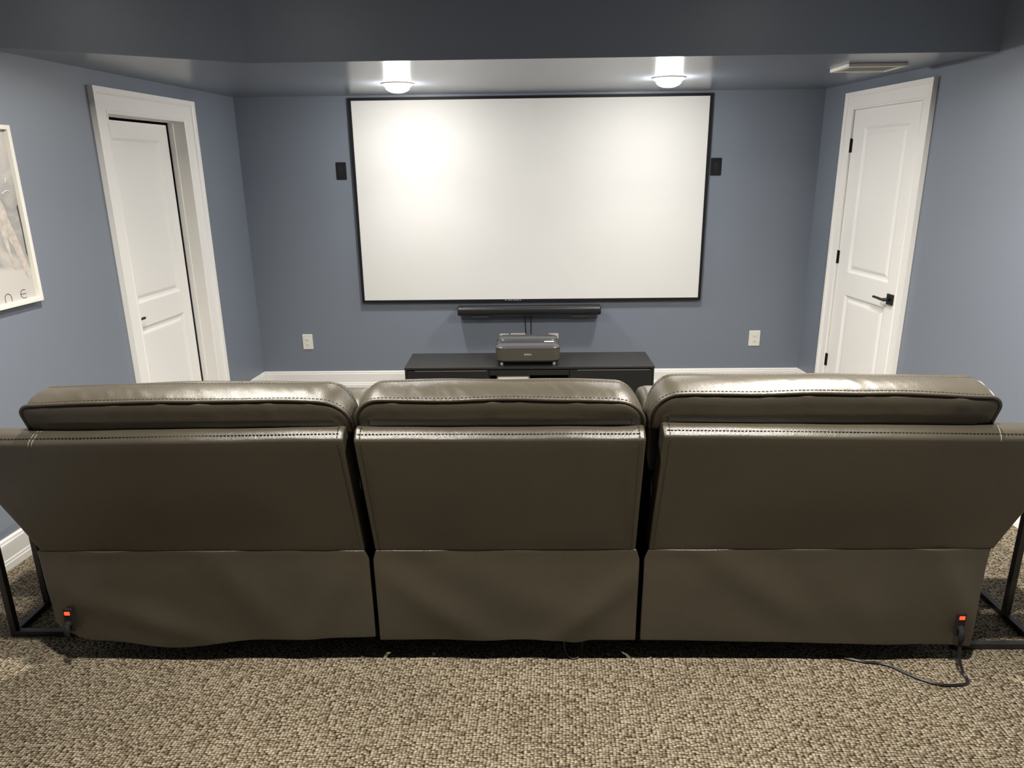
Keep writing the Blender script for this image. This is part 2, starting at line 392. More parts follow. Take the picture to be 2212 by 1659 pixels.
# ------------------------------------------------------------------ projector screen
SX0, SX1, SZ0, SZ1 = -1.2835, 1.3735, 0.739, 2.2335
scr = empty('projection_screen', (0.045, D, SZ0), 'large white projection screen with thin black border on the back wall', 'screen')
bm = bmesh.new(); box(bm, (SX0, .024, SZ0), (SX1, .030, SZ1), BW); from_bm('screen_surface', bm, 'screen', scr)
bz = .021
boxes('screen_border', [((SX0 - bz, .004, SZ0 - bz), (SX0, .036, SZ1 + bz)), ((SX1, .004, SZ0 - bz), (SX1 + bz, .036, SZ1 + bz)),
                        ((SX0, .004, SZ0 - bz), (SX1, .036, SZ0)), ((SX0, .004, SZ1), (SX1, .036, SZ1 + bz))], 'bezel', scr, BW, bev=.002)
for z0, z1 in ((2.14, 2.19), (.80, .84)): boxes('mounting_rail', [((SX0 + .3, 0, z0), (SX1 - .3, .024, z1))], 'black_matte', scr, BW)
boxes('border_lettering', [((-.160 + a, .0358, SZ0 - .0105), (-.160 + b, .0366, SZ0 - .0025)) for a, b in ((0, .016), (.026, .046), (.049, .058), (.066, .084), (.087, .112), (.116, .130))], 'dim_letter', scr, BW)

# ------------------------------------------------------------------ soundbar on its wall bracket
sb = empty('soundbar', (0.032, D - .08, .62), 'long black soundbar mounted on the wall below the screen', 'soundbar')
bm = bmesh.new()
prof = []
for k in range(28):
    a = 2 * math.pi * k / 28
    c, s = math.cos(a), math.sin(a)
    prof.append((.058 * math.copysign(abs(c) ** .62, c), .0375 * math.copysign(abs(s) ** .62, s)))
def bar_loop(x, k): return [Vector((x, D - .082 + p * k, .659 + q * k)) for p, q in prof]
loft(bm, [bar_loop(-.533, .86), bar_loop(-.5305, .96), bar_loop(-.524, 1), bar_loop(.588, 1), bar_loop(.5945, .96), bar_loop(.597, .86)])
from_bm('bar_body', bm, 'soundbar', sb, smooth=True)
bevel(sb.children[0], .001, 1, 50)
boxes('end_cap', [((-.5345, D - .126, .632), (-.5325, D - .040, .688))], 'black_matte', sb, bev=.0008)
boxes('end_cap', [((.5965, D - .126, .632), (.5985, D - .040, .688))], 'black_matte', sb, bev=.0008)
for x0, x1 in ((-.43, -.29), (.365, .505)):
    boxes('wall_bracket', [((x0, D - .105, .611), (x1, D, .6205)), ((x0 + .02, D - .008, .612), (x1 - .02, D, .66))], 'black_satin', sb, bev=.001)
    boxes('bracket_lip', [((x0 + .002, D - .108, .6125), (x1 - .002, D - .105, .6165))], 'grey_plastic', sb.children[-1])
for pts in ([(-.004, D - .06, .63), (-.006, D - .008, .60), (.000, D - .005, .54), (.006, D - .006, .44), (.004, D - .01, .36)],
            [(.050, D - .06, .63), (.049, D - .008, .60), (.048, D - .005, .54), (.046, D - .006, .44), (.040, D - .01, .36)]):
    bm = bmesh.new(); tube(bm, smooth_path(pts, 6), .0035, 8); from_bm('cable', bm, 'cord', sb, smooth=True)

# ------------------------------------------------------------------ wall plates
def wall_plate(name, x0, x1, z0, z1, mat, label, cat, group, kind):
    o = empty(name, (0.5 * (x0 + x1), D, z0), label, cat, group)
    bm = bmesh.new()
    loft(bm, [[BW(x, n, z) for x, z in rrect(x0 + i, x1 - i, z0 + i, z1 - i, .005, 3)] for i, n in ((0, 0), (0, .004), (.002, .0065), (.006, .0070))])
    from_bm('cover_plate', bm, mat, o)
    xc, zc = .5 * (x0 + x1), .5 * (z0 + z1)
    if kind == 'duplex':
        for dz in (-.021, .021):
            bm = bmesh.new()
            loft(bm, [[BW(x, n, z) for x, z in rrect(xc - .0165 + i, xc + .0165 - i, zc + dz - .0145 + i, zc + dz + .0145 - i, .009, 4)] for i, n in ((0, .006), (0, .0082), (.001, .0088))])
            r = from_bm('receptacle', bm, mat, o)
            for a, b in (((xc - .0075, .0086, zc + dz - .003), (xc - .0055, .0091, zc + dz + .006)), ((xc + .0055, .0086, zc + dz - .003), (xc + .0075, .0091, zc + dz + .005)),
                         ((xc - .002, .0086, zc + dz - .0095), (xc + .002, .0091, zc + dz - .006))):
                boxes('slot', [(a, b)], 'slot', r, BW)
        bm = bmesh.new(); tube(bm, [BW(xc, .006, zc), BW(xc, .0082, zc)], .003, 10); from_bm('screw', bm, mat, o)
    elif kind == 'black':
        bm = bmesh.new()
        a = [(math.cos(2 * math.pi * k / 28), math.sin(2 * math.pi * k / 28)) for k in range(28)]
        loft(bm, [[BW(xc + (.020 - i) * c, n, zc + (.036 - i) * s) for c, s in a] for i, n in ((0, .0065), (.001, .0085), (.004, .0088))])
        from_bm('insert', bm, 'soundbar', o)
    elif kind == 'cable':
        ng = 2 if x1 - x0 > .1 else 1
        for k in range(ng):
            cx = x0 + (x1 - x0) * (k + .5) / ng
            boxes('insert', [((cx - .0165, .006, zc - .033), (cx + .0165, .0085, zc + .033))], mat, o, BW, bev=.001)
    return o
wall_plate('speaker_wall_plate', -1.440, -1.362, 1.672, 1.800, 'black_matte', 'black rectangular wall plate at the left edge of the screen', 'wall plate', 'black wall plates beside the screen', 'black')
wall_plate('speaker_wall_plate', 1.416, 1.497, 1.669, 1.797, 'black_matte', 'black rectangular wall plate at the right edge of the screen', 'wall plate', 'black wall plates beside the screen', 'black')
wall_plate('power_outlet', -1.825, -1.743, .333, .459, 'plate', 'white duplex power outlet on the back wall near the left door', 'outlet', 'power outlets on the back wall', 'duplex')
wall_plate('power_outlet', 1.813, 1.902, .332, .459, 'plate', 'white duplex power outlet on the back wall near the right door', 'outlet', 'power outlets on the back wall', 'duplex')
wall_plate('media_wall_plate', -.208, -.134, .336, .451, 'plate', 'single white wall plate peeking out behind the left end of the projector', 'wall plate', 'white wall plates behind the projector', 'cable')
wall_plate('media_wall_plate', -.120, .006, .338, .453, 'plate', 'wide double white wall plate peeking out behind the middle of the projector', 'wall plate', 'white wall plates behind the projector', 'cable')
wall_plate('media_wall_plate', .190, .270, .336, .451, 'plate', 'single white wall plate peeking out behind the right end of the projector', 'wall plate', 'white wall plates behind the projector', 'cable')

# ------------------------------------------------------------------ media cabinet
CX0, CX1, CY0, CY1, CZ = -.856, .907, 4.905, 5.318, .400
cab = empty('media_cabinet', (.025, 5.11, 0), 'low black media cabinet standing behind the sofa under the screen', 'cabinet')
boxes('top_board', [((CX0, CY0, CZ - .016), (CX1, CY1, CZ))], 'cabinet', cab, bev=.0015)
t = .016
d1, d2 = -.258, .309
boxes('carcass', [((CX0 + .002, CY0 + .006, .05), (CX0 + t, CY1, CZ - t)), ((CX1 - t, CY0 + .006, .05), (CX1 - .002, CY1, CZ - t)),
                  ((CX0 + t, CY0 + .03, .05), (CX1 - t, CY1, .066)), ((CX0 + t, CY1 - .01, .066), (CX1 - t, CY1, CZ - t)),
                  ((d1 - t / 2, CY0 + .02, .066), (d1 + t / 2, CY1 - .01, CZ - t)), ((d2 - t / 2, CY0 + .02, .066), (d2 + t / 2, CY1 - .01, CZ - t)),
                  ((d1, CY0 + .022, .180), (d2, CY1 - .01, .196))], 'cab_dark', cab)
for x0, x1 in ((CX0 + .018, d1 - .002), (d2 + .002, CX1 - .018)):
    f = boxes('door', [((x0, CY0 + .004, .056), (x1, CY0 + .021, CZ - .024))], 'cab_dark', cab, bev=.001)
    boxes('door_pull', [((x0 + .055, CY0 + .001, CZ - .0275), (x1 - .015, CY0 + .008, CZ - .0245))], 'grey_plastic', f)
boxes('drawer', [((d1 + .002, CY0 + .004, .338), (d2 - .002, CY0 + .021, CZ - .024))], 'cab_dark', cab, bev=.001)
for x in (CX0 + .06, d1, d2, CX1 - .06):
    for y in (CY0 + .05, CY1 - .05):
        boxes('foot', [((x - .02, y - .02, 0), (x + .02, y + .02, .05))], 'black_satin', cab, bev=.002)
mb = empty('media_player', (-.07, CY0 + .12, .196), 'pale media box in the open middle bay of the black cabinet', 'media player')
boxes('player_body', [((-.205, CY0 + .03, .196), (.03, CY0 + .20, .332))], 'grey_plastic', mb, bev=.004)
boxes('player_front', [((-.195, CY0 + .027, .205), (.02, CY0 + .031, .324))], 'plate', mb, bev=.001)

# ------------------------------------------------------------------ ultra short throw projector
PX0, PX1, PY0, PY1 = -.210, .2445, 4.872, 5.225
pj = empty('projector', (.017, 5.06, CZ), 'graphite short-throw projector with taupe cloth front on the black cabinet', 'projector')
def pj_loop(z, i, yf=0, yb=0, r=.05): return [Vector((x, y, z)) for x, y in rrect(PX0 + i, PX1 - i, PY0 + 0.045 + i + yf, PY1 - i - yb, r, 7)]
bm = bmesh.new()
loft(bm, [pj_loop(.440, .004, r=.05), pj_loop(.446, 0), pj_loop(.527, 0)])
from_bm('cloth_body', bm, 'proj_fabric', pj, smooth=True); bevel(pj.children[-1], .001, 1, 50)
bm = bmesh.new()
loft(bm, [pj_loop(.424, .020), pj_loop(.430, .012), pj_loop(.4398, .002)])
from_bm('base_tray', bm, 'black_matte', pj, smooth=True); bevel(pj.children[-1], .001, 1, 50)
bm = bmesh.new()
loft(bm, [pj_loop(.527, -.001), pj_loop(.5335, -.001), pj_loop(.541, .006), pj_loop(.5475, .020, r=.045), pj_loop(.550, .036, r=.04), pj_loop(.5505, .060, r=.03)])
from_bm('top_shell', bm, 'proj_top', pj, smooth=True)
# lens trough at the back half with a smoked window and a raised rear hood
boxes('lens_window', [((PX0 + .035, PY0 + .145, .5500), (PX1 - .035, PY0 + .205, .5535))], 'proj_glass', pj, bev=.002)
bm = bmesh.new()
loft(bm, [[Vector((x, y, z)) for x, y in rrect(PX0 + .012 + i, PX1 - .012 - i, PY0 + .200 + i, PY1 - .002 - i, .045, 7)] for i, z in ((0, .535), (0, .553), (.006, .5605), (.018, .566), (.035, .568))])
from_bm('rear_hood', bm, 'proj_top', pj, smooth=True)
boxes('sticker', [((.135, PY0 + .140, .5537), (.205, PY0 + .172, .5543))], 'silver', pj)
for x in (PX0 + .042, PX1 - .042):
    for y in (PY0 + .075, PY1 - .06):
        bm = bmesh.new(); lathe(bm, [(.011, .4), (.011, .426)], (x, y, 0), 18); from_bm('foot', bm, 'grey_plastic', pj, smooth=True); bevel(pj.children[-1], .0008, 1, 50)
text_mesh('lettering', 'EPSON', .0170, 'silver', pj, Matrix.Translation((.017, PY0 + .0442, .4865)) @ Matrix.Rotation(math.radians(90), 4, 'X'))

# ------------------------------------------------------------------ ceiling vent and downlights
vt = empty('ceiling_vent', (1.95, 4.47, ZS), 'white louvred air vent in the soffit near the right door', 'vent')
VX0, VX1, VY0, VY1 = 1.790, 2.115, 4.340, 4.600
def slant(x0, x1, y0, y1): return [((x0, y0, ZS - .020), (x1, y1, ZS))]
boxes('vent_frame', slant(VX0, VX1, VY0, VY0 + .030) + slant(VX0, VX1, VY1 - .030, VY1) + slant(VX0, VX0 + .030, VY0 + .030, VY1 - .030) + slant(VX1 - .030, VX1, VY0 + .030, VY1 - .030), 'vent', vt, bev=.004)
boxes('vent_backing', [((VX0 + .03, VY0 + .03, ZS - .003), (VX1 - .03, VY1 - .03, ZS))], 'vent', vt)
for k in range(6):
    y = VY0 + .031 + k * .0335
    bm = bmesh.new()
    v = [bm.verts.new((x, y + dy, ZS + dz)) for x in (VX0 + .028, VX1 - .028) for dy, dz in ((0, -.0165), (.001, -.0185), (.033, -.0135), (.032, -.0115))]
    for q in ((0, 1, 2, 3), (7, 6, 5, 4), (0, 4, 5, 1), (1, 5, 6, 2), (2, 6, 7, 3), (3, 7, 4, 0)): bm.faces.new([v[i] for i in q])
    from_bm('slat', bm, 'vent', vt)

def downlight(x, y, z, label):
    o = empty('ceiling_light', (x, y, z), label, 'ceiling light', 'round white downlights')
    bm = bmesh.new()
    lathe(bm, [(.104, z), (.108, z - .002), (.104, z - .005), (.082, z - .020), (.078, z - .020)], (x, y, 0), 48, True)
    from_bm('trim_ring', bm, 'lamp_trim', o, smooth=True)
    bm = bmesh.new()
    prof = [(.079, z - .018)] + [(.079 * math.cos(a), z - .020 - .038 * math.sin(a)) for a in [math.radians(d) for d in (0, 20, 40, 60, 78)]]
    lathe(bm, prof, (x, y, 0), 40, True)
    from_bm('lamp_lens', bm, 'glow' if z < 2.4 else 'glow_tray', o, smooth=True)
    return o
def lamp(name, x, y, z, power, col, spread, size=.14):
    l = bpy.data.lights.new(name, 'AREA'); l.shape = 'DISK'; l.size = size; l.energy = power; l.color = col; l.spread = math.radians(spread)
    o = bpy.data.objects.new(name, l); COL.objects.link(o); o.location = (x, y, z); return o
COOL, WARM = (1.0, .985, .95), (1.0, .945, .85)
LIGHTS = [(-.812, 5.00, ZS, 'left of the two round downlights glowing in the soffit above the screen', 2.6, COOL, 108, .13),
          (.911, 4.90, ZS, 'right of the two round downlights glowing in the soffit above the screen', 2.6, COOL, 108, .13),
          (-1.30, 2.76, ZT, 'round downlight in the raised ceiling above the left end of the sofa', 28, WARM, 147, .08),
          (1.40, 2.76, ZT, 'round downlight in the raised ceiling above the right end of the sofa', 48, WARM, 151, .08),
          (-.85, 1.55, ZT, 'round downlight in the raised ceiling behind the left half of the sofa', 32, WARM, 140, .08),
          (.95, 1.55, ZT, 'round downlight in the raised ceiling behind the right half of the sofa', 40, WARM, 140, .08)]
for x, y, z, lb, pw, cl, spread, dia in LIGHTS:
    downlight(x, y, z, lb)
    lamp('downlight_lamp', x, y, z - .064, pw, cl, spread, dia)

# ------------------------------------------------------------------ framed print on the left wall
fr = empty('framed_print', LW(3.05, 0, 1.16), 'white-framed grey desert art print on the left wall, cut by the photo edge', 'picture')
FS0, FS1, FZ0, FZ1, FW = 2.80, 3.424, 1.160, 1.957, .020
boxes('picture_frame', [((FS0, .002, FZ0), (FS0 + FW, .032, FZ1)), ((FS1 - FW, .002, FZ0), (FS1, .032, FZ1)),
                        ((FS0 + FW, .002, FZ0), (FS1 - FW, .032, FZ0 + FW)), ((FS0 + FW, .002, FZ1 - FW), (FS1 - FW, .032, FZ1))], 'frame_white', fr, LW, bev=.0015)
bm = bmesh.new(); box(bm, (FS0 + FW, .002, FZ0 + FW), (FS1 - FW, .014, FZ1 - FW), LW)
art = from_bm('art_print', bm, 'poster', fr)
def art_patch(name, pts, mat):
    bm = bmesh.new()
    loft(bm, [[LW(s, n, z) for s, z in pts] for n in (.0141, .0146)])
    return from_bm(name, bm, mat, art)
# a pale rocky ridge running down the middle of the print, and two letters at its foot
rg = [(3.255, 1.62), (3.275, 1.655), (3.300, 1.64), (3.318, 1.60), (3.325, 1.555), (3.348, 1.49), (3.372, 1.41), (3.392, 1.33), (3.400, 1.275), (3.372, 1.272),
      (3.350, 1.35), (3.325, 1.42), (3.300, 1.47), (3.302, 1.40), (3.315, 1.32), (3.300, 1.33), (3.282, 1.42), (3.268, 1.50), (3.258, 1.56)]
art_patch('rock_ridge', rg, 'art_bronze')
art_patch('rock_ridge', [(3.252, 1.70), (3.290, 1.735), (3.286, 1.69), (3.268, 1.665)], 'art_bronze')
art_patch('dark_edge', [(3.392, 1.60), (3.400, 1.61), (3.402, 1.50), (3.400, 1.37), (3.394, 1.39), (3.396, 1.50)], 'slot')
bm = bmesh.new()
def stroke(bm, pts): tube(bm, [LW(s, .0150, z) for s, z in pts], .0012, 6)
arc = lambda sc, zc, rs, rz, a0, a1, n=14: [(sc + rs * math.cos(math.radians(a0 + (a1 - a0) * k / n)), zc + rz * math.sin(math.radians(a0 + (a1 - a0) * k / n))) for k in range(n + 1)]
stroke(bm, [(3.212, 1.184)] + arc(3.231, 1.204, .019, .018, 180, 0) + [(3.250, 1.184)])
from_bm('print_letter', bm, 'slot', art); bm = bmesh.new()
stroke(bm, arc(3.330, 1.207, .022, .020, 60, 300)); stroke(bm, [(3.309, 1.207), (3.342, 1.207)])
from_bm('print_letter', bm, 'slot', art)
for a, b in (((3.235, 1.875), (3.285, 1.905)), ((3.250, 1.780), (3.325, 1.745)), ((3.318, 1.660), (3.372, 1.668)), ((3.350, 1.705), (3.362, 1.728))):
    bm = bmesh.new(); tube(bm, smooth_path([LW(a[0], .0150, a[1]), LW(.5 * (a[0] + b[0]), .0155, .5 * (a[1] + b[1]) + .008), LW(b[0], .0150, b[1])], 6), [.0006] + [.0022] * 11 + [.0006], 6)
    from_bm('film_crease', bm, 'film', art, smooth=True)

# ------------------------------------------------------------------ the sofa
sofa = empty('reclining_sofa', (-.06, 2.75, 0), 'long three-seat taupe leather reclining sofa seen from behind on the carpet', 'sofa')
def lerp(a, b, t): return a + (b - a) * t
def nz(x, y, z, s): return noise.noise(Vector((x * s, y * s, z * s)))

def back_panel(x0b, x1b, x0t, x1t, zb, zt0, zt1, seed):
    """upper rear shell: leans toward the viewer, rolls over at the top into a flange"""
    prof = []                                 # (y, height fraction or offset)
    yb, yt = 2.236, 2.104
    for k in range(15): prof.append((lerp(yb, yt, k / 14), k / 14 * .975, 0))
    prof += [(yt + .0010, .988, 0), (yt + .0035, .996, .0015), (yt + .008, 1.0, .0035), (yt + .014, 1.0, .0092), (yt + .020, 1.0, .0145), (yt + .027, 1.0, .019), (yt + .036, 1.0, .022), (yt + .055, 1.0, .024), (yt + .085, 1.0, .024), (yt + .10, .985, .0), (yt + .105, .95, 0), (2.345, .04, 0), (2.340, 0, 0)]
    nx = 44; loops = []
    for i in range(nx + 1):
        u = i / nx; loop = []
        for y, f, dz in prof:
            zt = lerp(zt0, zt1, u)
            z = lerp(zb, zt, f) + dz
            x = lerp(lerp(x0b, x0t, f), lerp(x1b, x1t, f), u)
            w = math.sin(math.pi * min(1, f)) * math.sin(math.pi * u)
            yy = y - (.004 * w + .004 * nz(x + seed, z, 0, 3.2) * min(1, f * 6)) * (1 if y < 2.24 else 0)
            if f > .99: z += .0025 * nz(x + seed, 5, 0, 6)
            loop.append(Vector((x, yy, z)))
        loops.append(loop)
    bm = bmesh.new(); loft(bm, loops)
    o = from_bm('back_panel', bm, 'leather', sofa, smooth=True); bevel(o, .009, 3, 55)
    return o
def skirt(x0, x1, zt, zb_fn, chamfer, seed, folds, cl=True, cr=True):
    nx, nzs = 60, 20
    bm = bmesh.new(); front, back = [], []
    for j in range(nzs + 1):
        v = j / nzs; fr_, bk = [], []
        for i in range(nx + 1):
            u = i / nx
            x = lerp(x0, x1, u); zb = zb_fn(x)
            z = lerp(zb, zt, v)
            c = max(0, (z - (zt - .040)) / .040) * chamfer
            if u < .05 and cl: x += c * (1 - u / .05)
            if u > .95 and cr: x -= c * (1 - (1 - u) / .05)
            yy = 2.252 - .014 * v
            for fx, fz, ang, amp, wd in folds:
                d = (x - fx) * math.cos(ang) + (z - fz) * math.sin(ang)
                al = -(x - fx) * math.sin(ang) + (z - fz) * math.cos(ang)
                yy -= amp * math.exp(-(d / wd) ** 2) * math.exp(-(al / .32) ** 2)
            yy -= .005 * nz(x + seed, z * 1.6, 0, 4) * (1 - v * .7)
            yy -= .006 * math.exp(-((1 - v) / .07) ** 2) * (.5 + nz(x + seed, 3, 1, 5)) 
            fr_.append(bm.verts.new((x, yy, z))); bk.append(bm.verts.new((x, yy + .016, z)))
        front.append(fr_); back.append(bk)
    for j in range(nzs):
        for i in range(nx):
            bm.faces.new((front[j][i], front[j][i + 1], front[j + 1][i + 1], front[j + 1][i]))
            bm.faces.new((back[j][i], back[j + 1][i], back[j + 1][i + 1], back[j][i + 1]))
        for i in (0, nx): bm.faces.new((front[j][i], front[j + 1][i], back[j + 1][i], back[j][i]))
    for i in range(nx):
        for j in (0, nzs): bm.faces.new((front[j][i], front[j][i + 1], back[j][i + 1], back[j][i]))
    o = from_bm('skirt_panel', bm, 'leather', sofa, smooth=True); bevel(o, .004, 2, 60)
    return o
def headrest(x0, x1, zb, zt, lift, seed, tilt=0.0, rl=.08, rt_=.08, end_highlight=False):
    """boxed head cushion: rear face, piped edge, gusset, front"""
    yb = 2.128
    W2, XC = .5 * (x1 - x0), .5 * (x0 + x1)
    def ring(ins, d, puff=0.0, sq=0.0):
        pts = []
        rr = max(.012, .080 - ins)
        dense = []
        hh = .94 * (zt - ins - zb - min(ins, .02)) - .020
        base = rrect4(x0 + ins, x1 - ins, zb + min(ins, .02), zt - ins, .018 if ins < .03 else .008, max(.008, min(rl - ins, hh)), max(.008, min(rt_ - ins, hh)), 8)
        n = len(base)
        for i in range(n):
            a, b = base[i], base[(i + 1) % n]
            L_ = math.hypot(a[0] - b[0], a[1] - b[1]); m = max(1, int(L_ / .018))
            if L_ < .2: m = 1
            else: m = 100
            for k in range(m): dense.append((lerp(a[0], b[0], k / m), lerp(a[1], b[1], k / m)))
        zm = .5 * (zb + zt) - .006
        for x, z in dense:
            z = lerp(z, zm, sq); q = (x - XC) / W2
            f = (z - zb) / (zt - zb)
            y = yb + d + (1 - f) * .050 * (1 if d < .10 else .3)
            zz = z + lift * max(0, d) / .125 * max(0, f) + tilt * q * f
            zz += (.009 * (1 - q * q) - .004) * f
            zz += .006 * nz(x * 1.0 + seed, d * 2, 0, 4.5) * f
            bulge = puff * (1 - abs(q) ** 8)
            y -= bulge * math.sin(math.pi * min(1, max(0, .15 + f * .8)))
            y -= .006 * max(0, nz(x + seed, z * .6, d, 17) - .05) * (1 if d < .004 and ins > .002 else 0) * f
            if .02 < d < .11: zz += (.0055 * abs(nz(x * 1.6 + d * 1.2 + seed, d * .5, 3, 20)) * max(0, .35 + 1.4 * nz(x + seed, 7, 2, 3.1))) * f
            pts.append(Vector((x, y, zz)))
        return pts
    spec = [(.046, -.004, .013, .97), (.046, -.004, .0125, .7), (.046, -.004, .012, .35), (.046, -.004, .011), (.034, -.004, .012), (.022, -.004, .011), (.012, -.003, .008), (.004, .000, .003), (.001, .004, 0), (.004, .008, 0), (.000, .013, 0), (-.002, .024, 0), (-.004, .036, 0), (-.0055, .050, 0), (-.006, .064, 0), (-.0055, .078, 0), (-.004, .092, 0), (-.002, .104, 0), (.000, .112, 0), (.003, .118, 0), (.001, .124, 0), (.006, .140, 0), (.018, .160, 0), (.034, .175, 0), (.046, .180, 0)]
    bm = bmesh.new(); loops = [ring(*s) for s in spec]
    loft(bm, loops, True, True, True)
    o = from_bm('headrest', bm, 'leather', sofa, smooth=True)
    # piping round the rear edge, leaving the underside open
    edge = ring(.000, .003)
    z_mid = zb + .006
    k0 = [i for i, p in enumerate(edge) if p.z > z_mid]
    run = edge[k0[0]:k0[-1] + 1]
    bm = bmesh.new(); tube(bm, [p + Vector((0, -.002, .002)) for p in run], .0058, 8); from_bm('piping', bm, 'piping', o, smooth=True)
    # two rows of stitches on the gusset
    if end_highlight:        # outer end welt, its glossy highlight painted in as pale colour
        run = [max(ring(-.003 if .02 < d < .1 else .001, d), key=lambda p: .8 * p.x + p.z) for d in (.016, .035, .055, .075, .095, .112)]
        bm = bmesh.new(); tube(bm, [p + Vector((.001, 0, .001)) for p in run], .0019, 6); from_bm('welt_highlight', bm, 'stitch_and_glint', o, smooth=True)
    for ins, d in ((-.0012, .017), (.0022, .117)):
        stitching([p for p in ring(ins, d) if p.z > z_mid + .02], .0125, .0078, .0017, o)
    return o
def stitching(pts, step, ln, r, parent):
    bm = bmesh.new(); stitch_row(bm, pts, step, ln, r); from_bm('stitching', bm, 'stitch', parent)
def stitch_row(bm, pts, step, ln, r):
    cum = [0.0]
    for a, b in zip(pts, pts[1:]): cum.append(cum[-1] + (b - a).length)
    def at(d):
        for k in range(len(pts) - 1):
            if d <= cum[k + 1]:
                L_ = cum[k + 1] - cum[k]
                return pts[k].lerp(pts[k + 1], (d - cum[k]) / L_ if L_ > 1e-9 else 0)
        return pts[-1]
    d = 0.0
    while d + ln < cum[-1]:
        tube(bm, [at(d), at(d + ln)], r, 5); d += step

# module spans (left seat, middle seat, right seat)
MODS = [dict(b=(-1.708, -.562), t=(-1.838, -.572), zt=(.929, .943), sk=(-1.722, -.553), h=(-1.600, -.551), hz=(.930, 1.052), lift=.030, tilt=.004),
        dict(b=(-.529, .378), t=(-.541, .374), zt=(.940, .938), sk=(-.538, .392), h=(-.541, .376), hz=(.934, 1.051), lift=.034, tilt=-.004),
        dict(b=(.421, 1.602), t=(.427, 1.715), zt=(.949, .926), sk=(.409, 1.592), h=(.392, 1.468), hz=(.938, 1.064), lift=.032, tilt=-.006)]
def zb_left(x):
    return .100 + .012 * max(0, (x + .95) / .4) - .036 * math.exp(-((x + 1.30) / .17) ** 2) + .050 * max(0, (-1.59 - x) / .11) ** 2
def zb_mid(x):
    return .098 - .012 * math.exp(-((x - .175) / .035) ** 2)
def zb_right(x):
    return lerp(.097, .074, (x - .4) / 1.2)
FOLDS = [[(-1.0, .30, .6, .010, .07), (-.72, .25, -.5, .008, .05), (-1.30, .16, 1.2, .012, .05), (-1.55, .28, -.4, .008, .06)],
         [(-.30, .22, .9, .012, .06), (.20, .20, -.8, .012, .05), (-.05, .30, 1.1, .006, .08)],
         [(.80, .33, .9, .010, .06), (1.15, .25, .7, .008, .07), (1.50, .30, .5, .012, .05)]]
for i, m in enumerate(MODS):
    bp_ = back_panel(m['b'][0], m['b'][1], m['t'][0], m['t'][1], .472, m['zt'][0], m['zt'][1], i * 7.3)
    skirt(m['sk'][0], m['sk'][1], .476, (zb_left, zb_mid, zb_right)[i], .012, i * 5.1 + 2, FOLDS[i], i > 0, i < 2)
    headrest(m['h'][0], m['h'][1], m['hz'][0], m['hz'][1], m['lift'], i * 11.7, m['tilt'], *((.040, .095), (.080, .095), (.085, .050))[i], end_highlight=i == 2)
    # stitches along the top fold and down the inner sides of the shell
    row = [Vector((lerp(m['t'][0] + .012, m['t'][1] - .012, k / 60), 2.1165, lerp(m['zt'][0], m['zt'][1], k / 60) + .0108)) for k in range(61)]
    stitching(row, .0115, .0075, .0016, bp_)
    sides = []
    if i > 0: sides.append((m['t'][0] + .020, m['b'][0] + .016))
    if i < 2: sides.append((m['t'][1] - .020, m['b'][1] - .016))
    for xt, xb in sides:
        zt = m['zt'][0] if xt < .5 * sum(m['t']) else m['zt'][1]
        stitching([Vector((lerp(xb, xt, k / 20), lerp(2.2355, 2.1025, k / 20) - .0030, lerp(.485, zt - .012, k / 20))) for k in range(21)], .0115, .0075, .0015, bp_)
        stitching([Vector((xt, 2.104 + dy, zt + dz)) for dy, dz in ((.003, .0), (.008, .0055), (.014, .0112), (.020, .0165), (.027, .021), (.036, .024), (.055, .026))], .0115, .0075, .0016, bp_)
# pale double seam across the flange near each outer end
for xs, n, z0 in ((-1.572, 2, .932), (1.462, 1, .9325)):
    for k in range(n):
        bm = bmesh.new()
        tube(bm, [(xs + k * .011, 2.1028, z0 - .014), (xs + k * .011 + .001, 2.1065, z0 - .0005), (xs + k * .011 + .003, 2.117, z0 + .0085), (xs + k * .011 + .006, 2.130, z0 + .0178), (xs + k * .011 + .010, 2.150, z0 + .0232)], .0013, 6)
        from_bm('seam_thread', bm, 'stitch_and_glint', sofa, smooth=True)
# seats, seat-back pads, arms, footrests and the black under-frame (front side, away from the viewer)
for x0, x1 in ((-1.56, -.545), (-.535, .385), (.395, 1.46)):
    o = boxes('seat_cushion', [((x0 + .004, 2.52, .30), (x1 - .004, 3.12, .485))], 'leather', sofa); bevel(o, .045, 4, 40)
    bm = bmesh.new()
    rr = [(2.352, .44), (2.332, .70), (2.320, .90), (2.326, .955), (2.37, .990), (2.44, 1.000), (2.52, .985), (2.565, .93), (2.56, .80), (2.585, .66), (2.60, .52), (2.56, .46)]
    loft(bm, [[Vector((x, y, z)) for y, z in rr] for x in (x0 + .003, x1 - .003)])
    o = from_bm('back_cushion', bm, 'leather', sofa, smooth=True); bevel(o, .030, 3, 40)
    o = boxes('footrest', [((x0 + .02, 3.125, .13), (x1 - .02, 3.19, .44))], 'leather', sofa); bevel(o, .02, 3, 40)
for x0, x1 in ((-1.765, -1.565), (1.465, 1.665)):
    o = boxes('arm', [((x0, 2.352, .085), (x1, 3.17, .600))], 'leather', sofa); bevel(o, .035, 4, 40)
boxes('under_frame', [((-1.640, 2.290, .085), (1.540, 2.345, .44)), ((-1.56, 2.344, .060), (1.46, 3.10, .30))], 'frame_gap_shade', sofa)
for x0, x1, z1 in ((-.60, -.50, .90), (.35, .45, .88)): boxes('gap_shade_sheet', [((x0, 2.330, .43), (x1, 2.348, z1))], 'frame_gap_shade', sofa)  # black sheets added to paint the shade in the gaps between seats
